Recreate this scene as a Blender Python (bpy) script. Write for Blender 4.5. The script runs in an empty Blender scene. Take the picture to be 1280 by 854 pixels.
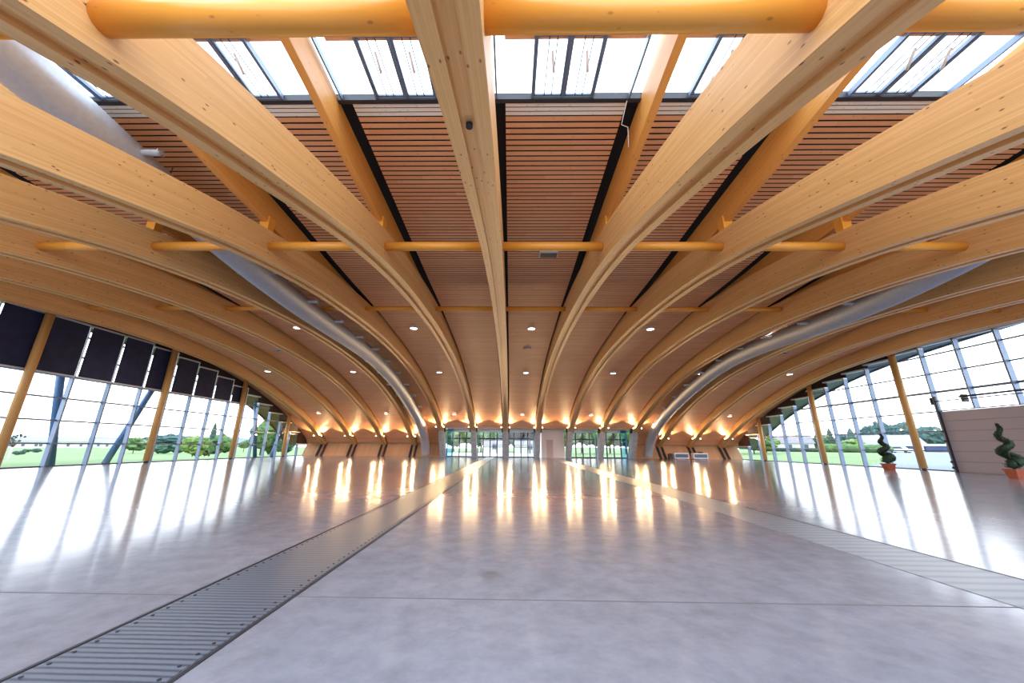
import bpy, bmesh, math, random
from mathutils import Vector, Matrix
random.seed(7)
PI = math.pi
SC = bpy.context.scene
COL = SC.collection
S = 4.0

# ------------------------------------------------------------------ profiles
def interp(tab):
    xs = [p[0] for p in tab]; ys = [p[1] for p in tab]
    n = len(xs)
    d = [(ys[i+1]-ys[i])/(xs[i+1]-xs[i]) for i in range(n-1)]
    m = [d[0]] + [0.5*(d[i-1]+d[i]) for i in range(1, n-1)] + [d[-1]]
    def f(x):
        if x <= xs[0]: return ys[0]+d[0]*(x-xs[0])
        if x >= xs[-1]: return ys[-1]+d[-1]*(x-xs[-1])
        i = 0
        while xs[i+1] < x: i += 1
        h = xs[i+1]-xs[i]; t = (x-xs[i])/h
        return ((2*t**3-3*t*t+1)*ys[i]+(t**3-2*t*t+t)*h*m[i]+(-2*t**3+3*t*t)*ys[i+1]+(t**3-t*t)*h*m[i+1])
    return f
beam_z = interp([(-9, 1.0), (-6, 2.15), (-3, 3.25), (0, 4.27), (2, 4.98), (4, 5.65), (6, 6.2), (8, 6.72), (10, 7.19),
                 (12.5, 7.6), (15, 7.88), (18, 8.07), (21, 8.17), (24, 8.13), (27, 7.98), (30, 7.72), (33, 7.3),
                 (36, 6.68), (39, 5.88), (42, 4.93), (45, 3.82), (48, 2.35), (50, 1.3)])
ceil_z = interp([(-10, 10.3), (2, 10.2), (5.5, 10.05), (7.4, 9.93), (8.4, 9.87), (11, 9.73), (13.4, 9.6), (16.5, 9.44), (20, 9.33), (24, 9.08),
                 (28, 8.72), (31.5, 8.25), (35, 7.58), (38.5, 6.68), (42, 5.55), (45, 4.35), (46.7, 3.55), (48.5, 2.55), (49.9, 1.6)])
up_b = interp([(-8, 9.35), (0, 9.33), (5.3, 9.25), (6.1, 9.2), (7.5, 9.06), (9, 8.93), (11, 8.82), (14, 8.66), (17, 8.6), (21, 8.55)])
def slope(f, y, e=.05): return (f(y+e)-f(y-e))/(2*e)

# ------------------------------------------------------------------ materials
def mat(name):
    m = bpy.data.materials.new(name); m.use_nodes = True
    nt = m.node_tree; b = nt.nodes['Principled BSDF']
    return m, nt, b
def lin(c): return tuple(((x/255+.055)/1.055)**2.4 if x > 10 else x/255/12.92 for x in c)+(1,)
def plain(name, rgb, rough=.5, metal=0, noise=0.0, nscale=6, spec=.5):
    m, nt, b = mat(name)
    b.inputs['Base Color'].default_value = (*rgb, 1)
    b.inputs['Roughness'].default_value = rough
    b.inputs['Metallic'].default_value = metal
    b.inputs['Specular IOR Level'].default_value = spec
    if noise:
        tc = nt.nodes.new('ShaderNodeTexCoord'); n = nt.nodes.new('ShaderNodeTexNoise')
        n.inputs['Scale'].default_value = nscale; n.inputs['Detail'].default_value = 5
        nt.links.new(tc.outputs['Object'], n.inputs['Vector'])
        r = nt.nodes.new('ShaderNodeValToRGB')
        r.color_ramp.elements[0].position = .3; r.color_ramp.elements[1].position = .7
        r.color_ramp.elements[0].color = (*[c*(1-noise) for c in rgb], 1)
        r.color_ramp.elements[1].color = (*[min(1, c*(1+noise)) for c in rgb], 1)
        nt.links.new(n.outputs['Fac'], r.inputs['Fac']); nt.links.new(r.outputs['Color'], b.inputs['Base Color'])
    return m
def wood(name, light, dark, lam=.042, rough=.45, knots=.5, grain=1.0, lamstr=.5):
    m, nt, b = mat(name); N = nt.nodes.new; L = nt.links.new
    uv = N('ShaderNodeUVMap')
    sep = N('ShaderNodeSeparateXYZ'); L(uv.outputs['UV'], sep.inputs[0])
    mp = N('ShaderNodeMapping'); mp.inputs['Scale'].default_value = (.9, 22, 1); L(uv.outputs['UV'], mp.inputs['Vector'])
    n1 = N('ShaderNodeTexNoise'); n1.inputs['Scale'].default_value = 1.6; n1.inputs['Detail'].default_value = 6; L(mp.outputs[0], n1.inputs['Vector'])
    # one tone per lamella
    dv = N('ShaderNodeMath'); dv.operation = 'DIVIDE'; dv.inputs[1].default_value = lam; L(sep.outputs['Y'], dv.inputs[0])
    fl = N('ShaderNodeMath'); fl.operation = 'FLOOR'; L(dv.outputs[0], fl.inputs[0])
    du = N('ShaderNodeMath'); du.operation = 'MULTIPLY_ADD'; du.inputs[1].default_value = .37; L(fl.outputs[0], du.inputs[0])
    uu = N('ShaderNodeMath'); uu.operation = 'DIVIDE'; uu.inputs[1].default_value = 4.5; L(sep.outputs['X'], uu.inputs[0]); L(uu.outputs[0], du.inputs[2])
    fu = N('ShaderNodeMath'); fu.operation = 'FLOOR'; L(du.outputs[0], fu.inputs[0])
    cb = N('ShaderNodeCombineXYZ'); L(fu.outputs[0], cb.inputs[0]); L(fl.outputs[0], cb.inputs[1])
    wn = N('ShaderNodeTexWhiteNoise'); wn.noise_dimensions = '2D'; L(cb.outputs[0], wn.inputs['Vector'])
    fr = N('ShaderNodeMath'); fr.operation = 'FRACT'; L(dv.outputs[0], fr.inputs[0])
    ln = N('ShaderNodeMath'); ln.operation = 'LESS_THAN'; ln.inputs[1].default_value = .09; L(fr.outputs[0], ln.inputs[0])
    a = N('ShaderNodeMath'); a.operation = 'MULTIPLY_ADD'; a.inputs[1].default_value = .45*grain; a.inputs[2].default_value = .05; L(n1.outputs['Fac'], a.inputs[0])
    c = N('ShaderNodeMath'); c.operation = 'MULTIPLY_ADD'; c.inputs[1].default_value = .45; L(wn.outputs['Value'], c.inputs[0]); L(a.outputs[0], c.inputs[2])
    e = N('ShaderNodeMath'); e.operation = 'MULTIPLY_ADD'; e.inputs[1].default_value = lamstr; L(ln.outputs[0], e.inputs[0]); L(c.outputs[0], e.inputs[2]); e.use_clamp = True
    mx = N('ShaderNodeMix'); mx.data_type = 'RGBA'
    mx.inputs['A'].default_value = (*light, 1); mx.inputs['B'].default_value = (*dark, 1); L(e.outputs[0], mx.inputs['Factor'])
    # knots
    m2 = N('ShaderNodeMapping'); m2.inputs['Scale'].default_value = (1.5, 3.4, 1); L(uv.outputs['UV'], m2.inputs['Vector'])
    vo = N('ShaderNodeTexVoronoi'); vo.inputs['Scale'].default_value = 2.3; L(m2.outputs[0], vo.inputs['Vector'])
    kr = N('ShaderNodeMapRange'); kr.inputs['From Min'].default_value = .07; kr.inputs['From Max'].default_value = .15
    kr.inputs['To Min'].default_value = knots; kr.inputs['To Max'].default_value = 0; L(vo.outputs['Distance'], kr.inputs['Value'])
    sv = N('ShaderNodeSeparateColor'); L(vo.outputs['Color'], sv.inputs[0])
    gt = N('ShaderNodeMath'); gt.operation = 'GREATER_THAN'; gt.inputs[1].default_value = .35; L(sv.outputs[0], gt.inputs[0])
    km = N('ShaderNodeMath'); km.operation = 'MULTIPLY'; L(kr.outputs[0], km.inputs[0]); L(gt.outputs[0], km.inputs[1])
    m3 = N('ShaderNodeMix'); m3.data_type = 'RGBA'; m3.inputs['B'].default_value = (dark[0]*.3, dark[1]*.22, dark[2]*.2, 1)
    L(mx.outputs['Result'], m3.inputs['A']); L(km.outputs[0], m3.inputs['Factor'])
    L(m3.outputs['Result'], b.inputs['Base Color'])
    b.inputs['Roughness'].default_value = rough
    return m
def emit(name, rgb, s):
    m, nt, b = mat(name)
    b.inputs['Base Color'].default_value = (*rgb, 1)
    b.inputs['Emission Color'].default_value = (*rgb, 1); b.inputs['Emission Strength'].default_value = s
    return m
def glass(name, tint=(1, 1, 1), gl=.06):
    m = bpy.data.materials.new(name); m.use_nodes = True; nt = m.node_tree
    nt.nodes.clear(); N = nt.nodes.new; L = nt.links.new
    o = N('ShaderNodeOutputMaterial'); t = N('ShaderNodeBsdfTransparent'); t.inputs[0].default_value = (*tint, 1)
    g = N('ShaderNodeBsdfGlossy'); g.inputs['Roughness'].default_value = .02
    lw = N('ShaderNodeLayerWeight'); pw = N('ShaderNodeMath'); pw.operation = 'POWER'; pw.inputs[1].default_value = 5; L(lw.outputs['Facing'], pw.inputs[0])
    fr = N('ShaderNodeMath'); fr.operation = 'MULTIPLY_ADD'; fr.inputs[1].default_value = .6; fr.inputs[2].default_value = .025; L(pw.outputs[0], fr.inputs[0])
    x = N('ShaderNodeMixShader'); L(fr.outputs[0], x.inputs[0]); L(t.outputs[0], x.inputs[1]); L(g.outputs[0], x.inputs[2]); L(x.outputs[0], o.inputs[0])
    return m

W_BEAM = wood('glulam_pine', (.88, .54, .235), (.64, .34, .115), knots=1.0)
W_UP = wood('glulam_honey', (.84, .41, .11), (.68, .29, .055), knots=.6)
W_LOG = wood('turned_log', (.88, .41, .065), (.76, .31, .035), lam=.5, knots=.6, grain=.8, lamstr=.0, rough=.35)
W_SLAT = wood('larch_slats', (.90, .50, .29), (.70, .34, .165), lam=.192, knots=.55, lamstr=0, rough=.5)
W_SLATSKY = wood('skylit_boards', (.95, .93, .90), (.86, .82, .77), lam=.12, knots=.5, lamstr=0)  # first boards at the skylight, the sky's brightness put into their colour
W_CURB = wood('curb_boards', (.66, .42, .25), (.52, .31, .17), lam=.2, knots=.3)
W_PIL = wood('pillar_wood', (.72, .40, .14), (.56, .28, .08), lam=.05, knots=.3)
M_DARK = plain('dark_void', (.008, .008, .012), .9)
M_STEEL = plain('blue_grey_steel', (.20, .26, .38), .4, .3)
M_STEELD = plain('dark_steel', (.035, .035, .045), .5, .2)
M_GALV = plain('galvanised', (.56, .58, .64), .5, .4, .06, 8)
M_CONC = plain('concrete', (.42, .41, .42), .7, 0, .15, 3)
M_WHITE = plain('white_metal', (.8, .8, .82), .4)
M_BLIND = plain('navy_fabric', (.014, .018, .06), .8, 0, .25, 2)
M_RAIL = plain('pale_rail', (.62, .62, .68), .4, .2)
M_WALLW = plain('white_panel', (.75, .66, .63), .6)
M_DOOR = plain('pinkish_door', (.55, .40, .36), .6)
M_GATE = plain('sectional_panel', (.40, .36, .41), .5)
M_GATED = plain('panel_joint', (.18, .16, .20), .6)
M_GLASS = glass('clear_glass')
M_GLASSH = glass('frosted_header', (.55, .58, .6))
M_GLASSB = glass('bluish_glass', (.55, .75, .9))
M_LENS = emit('lamp_lens', (1, .74, .45), 12)
M_DISC = emit('downlight_disc', (1, .95, .85), 4)
M_LEAF = plain('boxwood', (.012, .038, .014), .6, 0, .6, 25)
M_BARK = plain('bark', (.10, .06, .04), .8)
M_TERRA = plain('terracotta', (.42, .10, .045), .6, 0, .15, 8)
M_SOIL = plain('soil', (.04, .025, .015), .9)
M_EAVE = plain('eave_boards', (.22, .12, .075), .7, 0, .2, 3)
M_EAVER = plain('eave_sheet', (.16, .20, .22), .6, 0, .2, 3)
M_INFILL = plain('dark_infill', (.03, .02, .022), .8)
M_BLUESTEEL = plain('painted_blue_steel', (.09, .20, .40), .45, .2)

# floor
def floor_mat():
    m, nt, b = mat('polished_concrete'); N = nt.nodes.new; L = nt.links.new
    tc = N('ShaderNodeTexCoord')
    n1 = N('ShaderNodeTexNoise'); n1.inputs['Scale'].default_value = .22; n1.inputs['Detail'].default_value = 8; n1.inputs['Roughness'].default_value = .62
    L(tc.outputs['Object'], n1.inputs['Vector'])
    n2 = N('ShaderNodeTexNoise'); n2.inputs['Scale'].default_value = 3.2; n2.inputs['Detail'].default_value = 8; n2.inputs['Roughness'].default_value = .7
    L(tc.outputs['Object'], n2.inputs['Vector'])
    r = N('ShaderNodeValToRGB'); e = r.color_ramp.elements
    e[0].position = .3; e[0].color = (.235, .25, .315, 1); e[1].position = .72; e[1].color = (.345, .34, .39, 1)
    L(n1.outputs['Fac'], r.inputs['Fac'])
    r2 = N('ShaderNodeValToRGB'); e = r2.color_ramp.elements
    e[0].position = .28; e[0].color = (.50, .49, .50, 1); e[1].position = .6; e[1].color = (1, 1, 1, 1)
    L(n2.outputs['Fac'], r2.inputs['Fac'])
    mx = N('ShaderNodeMix'); mx.data_type = 'RGBA'; mx.blend_type = 'MULTIPLY'; mx.inputs['Factor'].default_value = .55
    L(r.outputs['Color'], mx.inputs['A']); L(r2.outputs['Color'], mx.inputs['B'])
    # scattered dark scuffs
    vo = N('ShaderNodeTexVoronoi'); vo.inputs['Scale'].default_value = .9
    mp = N('ShaderNodeMapping'); mp.inputs['Scale'].default_value = (1, .7, 1); L(tc.outputs['Object'], mp.inputs['Vector'])
    n3 = N('ShaderNodeTexNoise'); n3.inputs['Scale'].default_value = 5; L(tc.outputs['Object'], n3.inputs['Vector'])
    ad = N('ShaderNodeMix'); ad.data_type = 'RGBA'; ad.inputs['Factor'].default_value = .25
    L(mp.outputs[0], ad.inputs['A']); L(n3.outputs['Color'], ad.inputs['B']); L(ad.outputs['Result'], vo.inputs['Vector'])
    kr = N('ShaderNodeMapRange'); kr.inputs['From Min'].default_value = .02; kr.inputs['From Max'].default_value = .11
    kr.inputs['To Min'].default_value = .5; kr.inputs['To Max'].default_value = 0; L(vo.outputs['Distance'], kr.inputs['Value'])
    m3 = N('ShaderNodeMix'); m3.data_type = 'RGBA'; m3.inputs['B'].default_value = (.12, .10, .10, 1)
    L(mx.outputs['Result'], m3.inputs['A']); L(kr.outputs[0], m3.inputs['Factor'])
    L(m3.outputs['Result'], b.inputs['Base Color'])
    rr = N('ShaderNodeMapRange'); rr.inputs['To Min'].default_value = .10; rr.inputs['To Max'].default_value = .19; L(n1.outputs['Fac'], rr.inputs['Value'])
    L(rr.outputs[0], b.inputs['Roughness'])
    b.inputs['Specular IOR Level'].default_value = .26
    bp = N('ShaderNodeBump'); bp.inputs['Strength'].default_value = .05; bp.inputs['Distance'].default_value = .02
    n4 = N('ShaderNodeTexNoise'); n4.inputs['Scale'].default_value = 2.2; n4.inputs['Detail'].default_value = 4; L(tc.outputs['Object'], n4.inputs['Vector'])
    L(n4.outputs['Fac'], bp.inputs['Height']); L(bp.outputs[0], b.inputs['Normal'])
    return m
M_FLOOR = floor_mat()
def grate_mat(name, a, bcol, scale):
    m, nt, b = mat(name); N = nt.nodes.new; L = nt.links.new
    tc = N('ShaderNodeTexCoord'); w = N('ShaderNodeTexWave'); w.bands_direction = 'Y'; w.inputs['Scale'].default_value = scale
    w.inputs['Distortion'].default_value = 2.5; w.inputs['Detail'].default_value = 3; w.inputs['Detail Scale'].default_value = .25
    L(tc.outputs['Object'], w.inputs['Vector'])
    r = N('ShaderNodeValToRGB'); r.color_ramp.elements[0].color = (*a, 1); r.color_ramp.elements[1].color = (*bcol, 1)
    r.color_ramp.elements[0].position = .1; r.color_ramp.elements[1].position = .6
    L(w.outputs['Color'], r.inputs['Fac']); L(r.outputs[0], b.inputs['Base Color'])
    b.inputs['Roughness'].default_value = .35; b.inputs['Metallic'].default_value = .3
    return m
M_GRATE = grate_mat('ribbed_steel_plate', (.085, .105, .15), (.20, .235, .30), 5.2)
M_TRENCH = grate_mat('pale_cover_plate', (.25, .275, .33), (.36, .38, .43), 1.6)

# ------------------------------------------------------------------ mesh builder
class MB:
    def __init__(self): self.bm = bmesh.new(); self.uv = self.bm.loops.layers.uv.new('UVMap')
    def face(self, pts, uvs=None, smooth=False):
        vs = [self.bm.verts.new(p) for p in pts]
        f = self.bm.faces.new(vs); f.smooth = smooth
        if uvs:
            for l, t in zip(f.loops, uvs): l[self.uv].uv = t
        return f
    def box(self, x0, x1, y0, y1, z0, z1, M=None, long='x'):
        c = [(x0, y0, z0), (x1, y0, z0), (x1, y1, z0), (x0, y1, z0), (x0, y0, z1), (x1, y0, z1), (x1, y1, z1), (x0, y1, z1)]
        for q in ((3, 2, 1, 0), (4, 5, 6, 7), (0, 1, 5, 4), (1, 2, 6, 5), (2, 3, 7, 6), (3, 0, 4, 7)):
            P = [c[i] for i in q]
            k = {'x': 0, 'y': 1, 'z': 2}[long]; o = [a for a in range(3) if a != k]
            U = [(p[k], p[o[0]]+p[o[1]]*1.0) for p in P]
            if M: P = [M @ Vector(p) for p in P]
            self.face(P, U)
        return self
    def quadstrip(self, rows, us, vs, closed=False, smooth=False, flip=False):
        """rows: list of rings (lists of points) -> grid surface; us along rows, vs around."""
        V = [[self.bm.verts.new(p) for p in r] for r in rows]
        n = len(rows[0])
        for i in range(len(rows)-1):
            for j in range(n if closed else n-1):
                k = (j+1) % n
                q = [V[i][j], V[i+1][j], V[i+1][k], V[i][k]]
                uvq = [(us[i], vs[j]), (us[i+1], vs[j]), (us[i+1], vs[j+1]), (us[i], vs[j+1])]
                if flip: q.reverse(); uvq.reverse()
                f = self.bm.faces.new(q); f.smooth = smooth
                for l, t in zip(f.loops, uvq): l[self.uv].uv = t
        return V
    def prism_yz(self, poly, x0, x1):
        a = [(x0, y, z) for y, z in poly]; b = [(x1, y, z) for y, z in poly]
        self.face(a[::-1], [(p[1], p[2]) for p in a[::-1]]); self.face(b, [(p[1], p[2]) for p in b])
        n = len(poly)
        for i in range(n):
            j = (i+1) % n
            self.face([a[i], a[j], b[j], b[i]], [(0, 0), (1, 0), (1, x1-x0), (0, x1-x0)])
        return self
    def tube(self, pts, rad, n=16, caps=True, smooth=True):
        """swept circle; rad number or list"""
        rows = []; us = []; u = 0
        for i, p in enumerate(pts):
            p = Vector(p)
            t = (Vector(pts[min(i+1, len(pts)-1)])-Vector(pts[max(i-1, 0)])).normalized()
            ref = Vector((1, 0, 0)) if abs(t.x) < .8 else Vector((0, 0, 1))
            a = (ref - t*ref.dot(t)).normalized(); b = t.cross(a)
            r = rad[i] if isinstance(rad, (list, tuple)) else rad
            rows.append([p+a*math.cos(2*PI*k/n)*r+b*math.sin(2*PI*k/n)*r for k in range(n)])
            if i: u += (p-Vector(pts[i-1])).length
            us.append(u)
        rr = max(rad) if isinstance(rad, (list, tuple)) else rad
        vs = [2*PI*rr*k/n for k in range(n+1)]
        V = self.quadstrip(rows, us, vs, closed=True, smooth=smooth)
        if caps:
            self.bm.faces.new(V[0]); self.bm.faces.new(V[-1][::-1])
        return self
    def blob(self, c, r, sub=2, jit=.12, sq=(1, 1, 1)):
        M = Matrix.Translation(c) @ Matrix.Diagonal((*[r*s for s in sq], 1)) @ Matrix.Rotation(random.uniform(0, 6), 4, 'Z')
        g = bmesh.ops.create_icosphere(self.bm, subdivisions=sub, radius=1, matrix=M)
        c = Vector(c)
        for v in g['verts']: v.co = c+(v.co-c)*(1+random.uniform(-jit, jit))
        return self
    def build(self, name, m, parent=None, loc=None):
        bmesh.ops.recalc_face_normals(self.bm, faces=self.bm.faces)
        me = bpy.data.meshes.new(name); self.bm.to_mesh(me); self.bm.free()
        if m: me.materials.append(m)
        o = bpy.data.objects.new(name, me); COL.objects.link(o)
        if parent: o.parent = parent
        if loc: o.location = loc
        return o
def tag(o, label, cat, group=None, kind=None):
    o['label'] = label; o['category'] = cat
    if group: o['group'] = group
    if kind: o['kind'] = kind
    return o
def empty(name, loc, label=None, cat=None, group=None, rz=0):
    o = bpy.data.objects.new(name, None); COL.objects.link(o); o.location = loc; o.rotation_euler = (0, 0, rz)
    if label: tag(o, label, cat, group)
    return o
def struct(o): o['kind'] = 'structure'; return o
def dup(root, loc, label=None, group=None):
    r = root.copy(); COL.objects.link(r); r.location = loc
    if label: r['label'] = label
    if group: r['group'] = group
    for ch in list(root.children):
        c = ch.copy(); COL.objects.link(c); c.parent = r
        for g in list(ch.children):
            d = g.copy(); COL.objects.link(d); d.parent = c
    return r
ORD = ['', 'first', 'second', 'third', 'fourth', 'fifth', 'sixth', 'seventh', 'eighth', 'ninth', 'tenth', 'eleventh', 'twelfth', 'thirteenth', 'fourteenth']
def arch_name(i):
    if i == 0: return 'the central arch'
    return 'the %s arch %s of centre' % (ORD[abs(i)], 'left' if i < 0 else 'right')
def bay_name(i):
    """bay between arch i and i+1"""
    if i >= 0: return 'the %s bay right of centre' % ORD[i+1]
    return 'the %s bay left of centre' % ORD[-i]

# ------------------------------------------------------------------ timber arches
def chord_depth(y): return 1.03 if y < 10 else (1.03+.12*min(1, (y-10)/7) if y < 20 else max(.85, 1.15-.3*(y-20)/28))
def sweep_rect(x0, x1, ys, fb, ft, b, lift=0.0):
    """beam following profile fb (bottom); ft(y,n)->top offset along the normal"""
    rows = []; us = []; u = 0; last = None
    for y in ys:
        z = fb(y); s = slope(fb, y); nn = Vector((0, -s, 1)).normalized()
        p = Vector((0, y, z)); q = p+nn*ft(y); p = p+nn*lift
        if last: u += (p-last).length
        last = p; us.append(u)
        rows.append([(x0, p.y, p.z), (x0, q.y, q.z), (x1, q.y, q.z), (x1, p.y, p.z)])
    vs = [0, 1.1, 1.1+abs(x1-x0), 2.2+abs(x1-x0), 2.2+2*abs(x1-x0)]
    V = b.quadstrip(rows, us, vs, closed=True)
    b.bm.faces.new(V[0]); b.bm.faces.new(V[-1][::-1])
def yrange(a, b, st):
    n = max(1, round((b-a)/st)); return [a+(b-a)*k/n for k in range(n+1)]
def make_arch(name, yend, outer):
    r = empty(name, (0, 0, 0))
    ys = yrange(-9.5, yend, .8)
    for x0, x1 in ((-.32, -.107), (.107, .32)):
        b = MB(); sweep_rect(x0, x1, ys, beam_z, chord_depth, b); b.build('side_ply', W_BEAM, r)
    b = MB(); sweep_rect(-.107, .107, ys, beam_z, lambda y: chord_depth(y)-.1, b, .085); b.build('core_ply', W_BEAM, r)
    yu = yrange(-8, 21, .7)
    b = MB(); sweep_rect(-.1, .1, yu, up_b, lambda y: max(.1, ceil_z(y)+.05-up_b(y)), b); b.build('upper_chord', W_UP, r)
    b = MB(); b.box(-.16, .16, 11.0, 11.3, 8.2, 9.05); b.build('spacer_block', W_LOG, r)
    if outer:
        for sx in (-.3, .3):
            b = MB(); b.prism_yz([(49.95, 1.6), (49.6, 1.25), (48.72, 0), (49.0, 0), (49.9, 1.25), (50.2, 1.6)], sx-.11, sx+.11); b.build('steel_shoe', M_STEELD, r)
    else:
        for sx in (-.42, .42):
            b = MB(); b.prism_yz([(46.25, 4.15), (46.75, 4.1), (47.35, 3.1), (47.0, 3.0)], sx-.07, sx+.07); b.build('steel_shoe', M_STEELD, r)
    return r
A_in = make_arch('timber_arch', 46.75, False)
tag(A_in, 'central glulam timber arch running overhead with a dark round hook in its groove', 'arch', 'timber arches of the hall roof')
A_out = make_arch('timber_arch', 50.0, True)
A_out.location = (-3*S, 0, 0)
tag(A_out, 'glulam timber arch, the third left of centre, reaching the floor beside the silver duct', 'arch', 'timber arches of the hall roof')
for i in (-2, -1, 1, 2, 3, 4):
    dup(A_in, (i*S, 0, 0), 'glulam timber arch on a concrete column, %s' % arch_name(i))
for i in (-6, -5, -4, 5, 6, 7):
    dup(A_out, (i*S, 0, 0), 'glulam timber arch curving down to the low curb, %s' % arch_name(i))

# round struts between the arches
def strut(r, yz, rows, i0, first=None):
    pass
ROWS = [('overhead', 2.70, 5.62, .155, range(-3, 3)), ('middle', 11.06, 7.89, .15, range(-5, 5)), ('far', 19.43, 8.85, .13, range(-6, 7))]
first = True
for nm, y, z, r, rng in ROWS:
    b = MB(); b.tube([(.31, 0, 0), (2, 0, 0), (3.69, 0, 0)], r, 28)
    base = None
    for i in rng:
        lab = 'round orange timber strut, %s row, in %s' % (nm, bay_name(i))
        if base is None:
            base = b.build('round_strut', W_LOG, None, (i*S, y, z)); o = base
        else:
            o = base.copy(); COL.objects.link(o); o.location = (i*S, y, z)
        tag(o, lab, 'strut', 'round timber struts between the arches')

# concrete columns under the central arches
colb = MB(); colb.prism_yz([(48.55, -.02), (47.5, 1.5), (46.45, 3.25), (46.9, 4.35), (47.6, 3.9), (49.5, -.02)], -.32, .32)
col0 = colb.build('concrete_column', M_CONC)
tag(col0, 'grey concrete column under the central arch, between glass doors', 'column', 'concrete columns at the entrance')
for i in (-2, -1, 1, 2, 3, 4):
    o = col0.copy(); COL.objects.link(o); o.location = (i*S, 0, 0)
    o['label'] = 'grey concrete column under %s' % arch_name(i)

# ------------------------------------------------------------------ ceiling of slats
def slat_panel(x0, x1, yend, name='ceiling'):
    b = MB()
    def slat(y0, y1, k, skylit=False):
        z0 = ceil_z(y0); z1 = ceil_z(y1); t = .018
        P = [(y0, z0), (y1, z1), (y1, z1+t), (y0, z0+t)]
        uo = k*3.71
        pts = [((x0, P[a][0], P[a][1]), (x0, P[c][0], P[c][1]), (x1, P[c][0], P[c][1]), (x1, P[a][0], P[a][1])) for a, c in ((0, 1), (1, 2), (2, 3), (3, 0))]
        for q in pts:
            f = b.face(q, [(uo, k*.192+.02), (uo, k*.192+.17), (uo+x1-x0, k*.192+.17), (uo+x1-x0, k*.192+.02)])
            f.material_index = 1 if skylit else 0
    y = 7.44; k = 0
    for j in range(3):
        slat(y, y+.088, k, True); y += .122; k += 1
    y += .015
    while y < yend-.1:
        c = 1/math.sqrt(1+slope(ceil_z, y)**2)
        g = .062 if y < 15 else .058
        slat(y, y+(.192-g)*c, k); y += .192*c; k += 1
    y = 5.95; k = 300
    while y > 4.0:
        slat(y-.15, y, k); y -= .192; k += 1
    o = b.build(name, W_SLAT); o.data.materials.append(W_SLATSKY)
    return struct(o)
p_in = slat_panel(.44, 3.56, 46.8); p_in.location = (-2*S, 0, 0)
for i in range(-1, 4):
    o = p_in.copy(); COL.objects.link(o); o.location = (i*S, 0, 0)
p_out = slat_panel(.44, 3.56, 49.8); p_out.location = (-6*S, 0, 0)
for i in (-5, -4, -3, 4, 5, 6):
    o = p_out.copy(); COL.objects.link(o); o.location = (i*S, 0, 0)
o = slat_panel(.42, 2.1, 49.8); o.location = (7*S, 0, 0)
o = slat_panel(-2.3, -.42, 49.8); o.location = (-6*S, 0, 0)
# roof deck above the slats (dark), with its outer eaves
def deck(x0, x1, yend, off, th, m, name='roof'):
    b = MB(); ys = yrange(7.36, yend, .8); rows = []
    for y in ys:
        z = ceil_z(y); s = slope(ceil_z, y); n = Vector((0, -s, 1)).normalized()
        p = Vector((0, y, z))+n*off; q = p+n*th
        rows.append([(x0, p.y, p.z), (x0, q.y, q.z), (x1, q.y, q.z), (x1, p.y, p.z)])
    V = b.quadstrip(rows, ys, [0, 1, 2, 3, 4], closed=True)
    b.bm.faces.new(V[0]); b.bm.faces.new(V[-1][::-1])
    return struct(b.build(name, m))
XE0, XE1 = -29.3, 32.8
deck(XE0, -8.3, 50.4, .17, .1, M_DARK); deck(-8.3, 16.3, 47.1, .17, .1, M_DARK); deck(16.3, XE1, 50.4, .17, .1, M_DARK)
deck(XE0, -26.3, 50.3, 0, .06, M_EAVE, 'ceiling'); deck(30.1, XE1, 50.3, 0, .06, M_EAVER, 'ceiling')
b = MB(); b.box(XE0, XE1, 2.6, 4.0, 10.4, 10.7); struct(b.build('roof', M_DARK))
# outer fascia along the eaves
for X in (XE0, XE1):
    o = deck(X-.08, X+.08, 50.35, -.12, .8, M_EAVE if X < 0 else M_EAVER, 'trim_1')

# ------------------------------------------------------------------ skylight strip
def skylight():
    b = MB(); b.box(.12, 3.88, 4.0, 7.32, 10.1, 10.13); g = b.build('window_1', M_GLASS)
    for x in (.21, 1.12, 1.90, 2.67, 3.60):
        b = MB(); b.box(x-.022, x+.022, 5.75, 7.32, 9.93, 10.08, long='y'); b.build('glazing_bar', M_STEEL, g)
    b = MB(); b.box(.1, 3.9, 7.29, 7.41, 9.90, 10.08); b.build('lower_sill', M_STEELD, g)
    b = MB(); b.box(.44, 3.56, 5.9, 5.97, 10.07, 10.12); b.build('upper_sill', M_STEEL, g)
    for x0, x1 in ((1.14, 1.88), (1.92, 2.65)):
        b = MB(); z0, z1 = 9.95, 10.0
        b.box(x0, x0+.05, 5.8, 7.26, z0, z1); b.box(x1-.05, x1, 5.8, 7.26, z0, z1)
        b.box(x0, x1, 7.21, 7.26, z0, z1); b.box(x0, x1, 5.8, 5.85, z0, z1)
        s = b.build('vent_sash', M_STEEL, g)
        c = (x0+x1)/2
        for d in (-.09, .09):
            b = MB(); b.tube([(c+d, 5.8, 9.9), (c+d, 7.2, 9.92)], .012, 6); b.build('vent_rod', M_STEELD, s)
        b = MB(); b.tube([(c+.0, 6.1, 9.9), (c+.06, 6.42, 9.66)], .032, 8); b.build('opener_arm', M_WHITE, s)
    return g
sk = struct(skylight()); sk.location = (-6*S, 0, 0)
for k, i in enumerate(range(-5, 7)):
    o = dup(sk, (i*S, 0, 0)); o.name = 'window_%d' % (k+2)
b = MB(); b.box(XE0, XE1, -9, 3.2, 10.4, 10.44); o = b.build('window_14', M_GLASS); struct(o)  # unseen glass roof over the camera, invented to let daylight in

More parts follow.
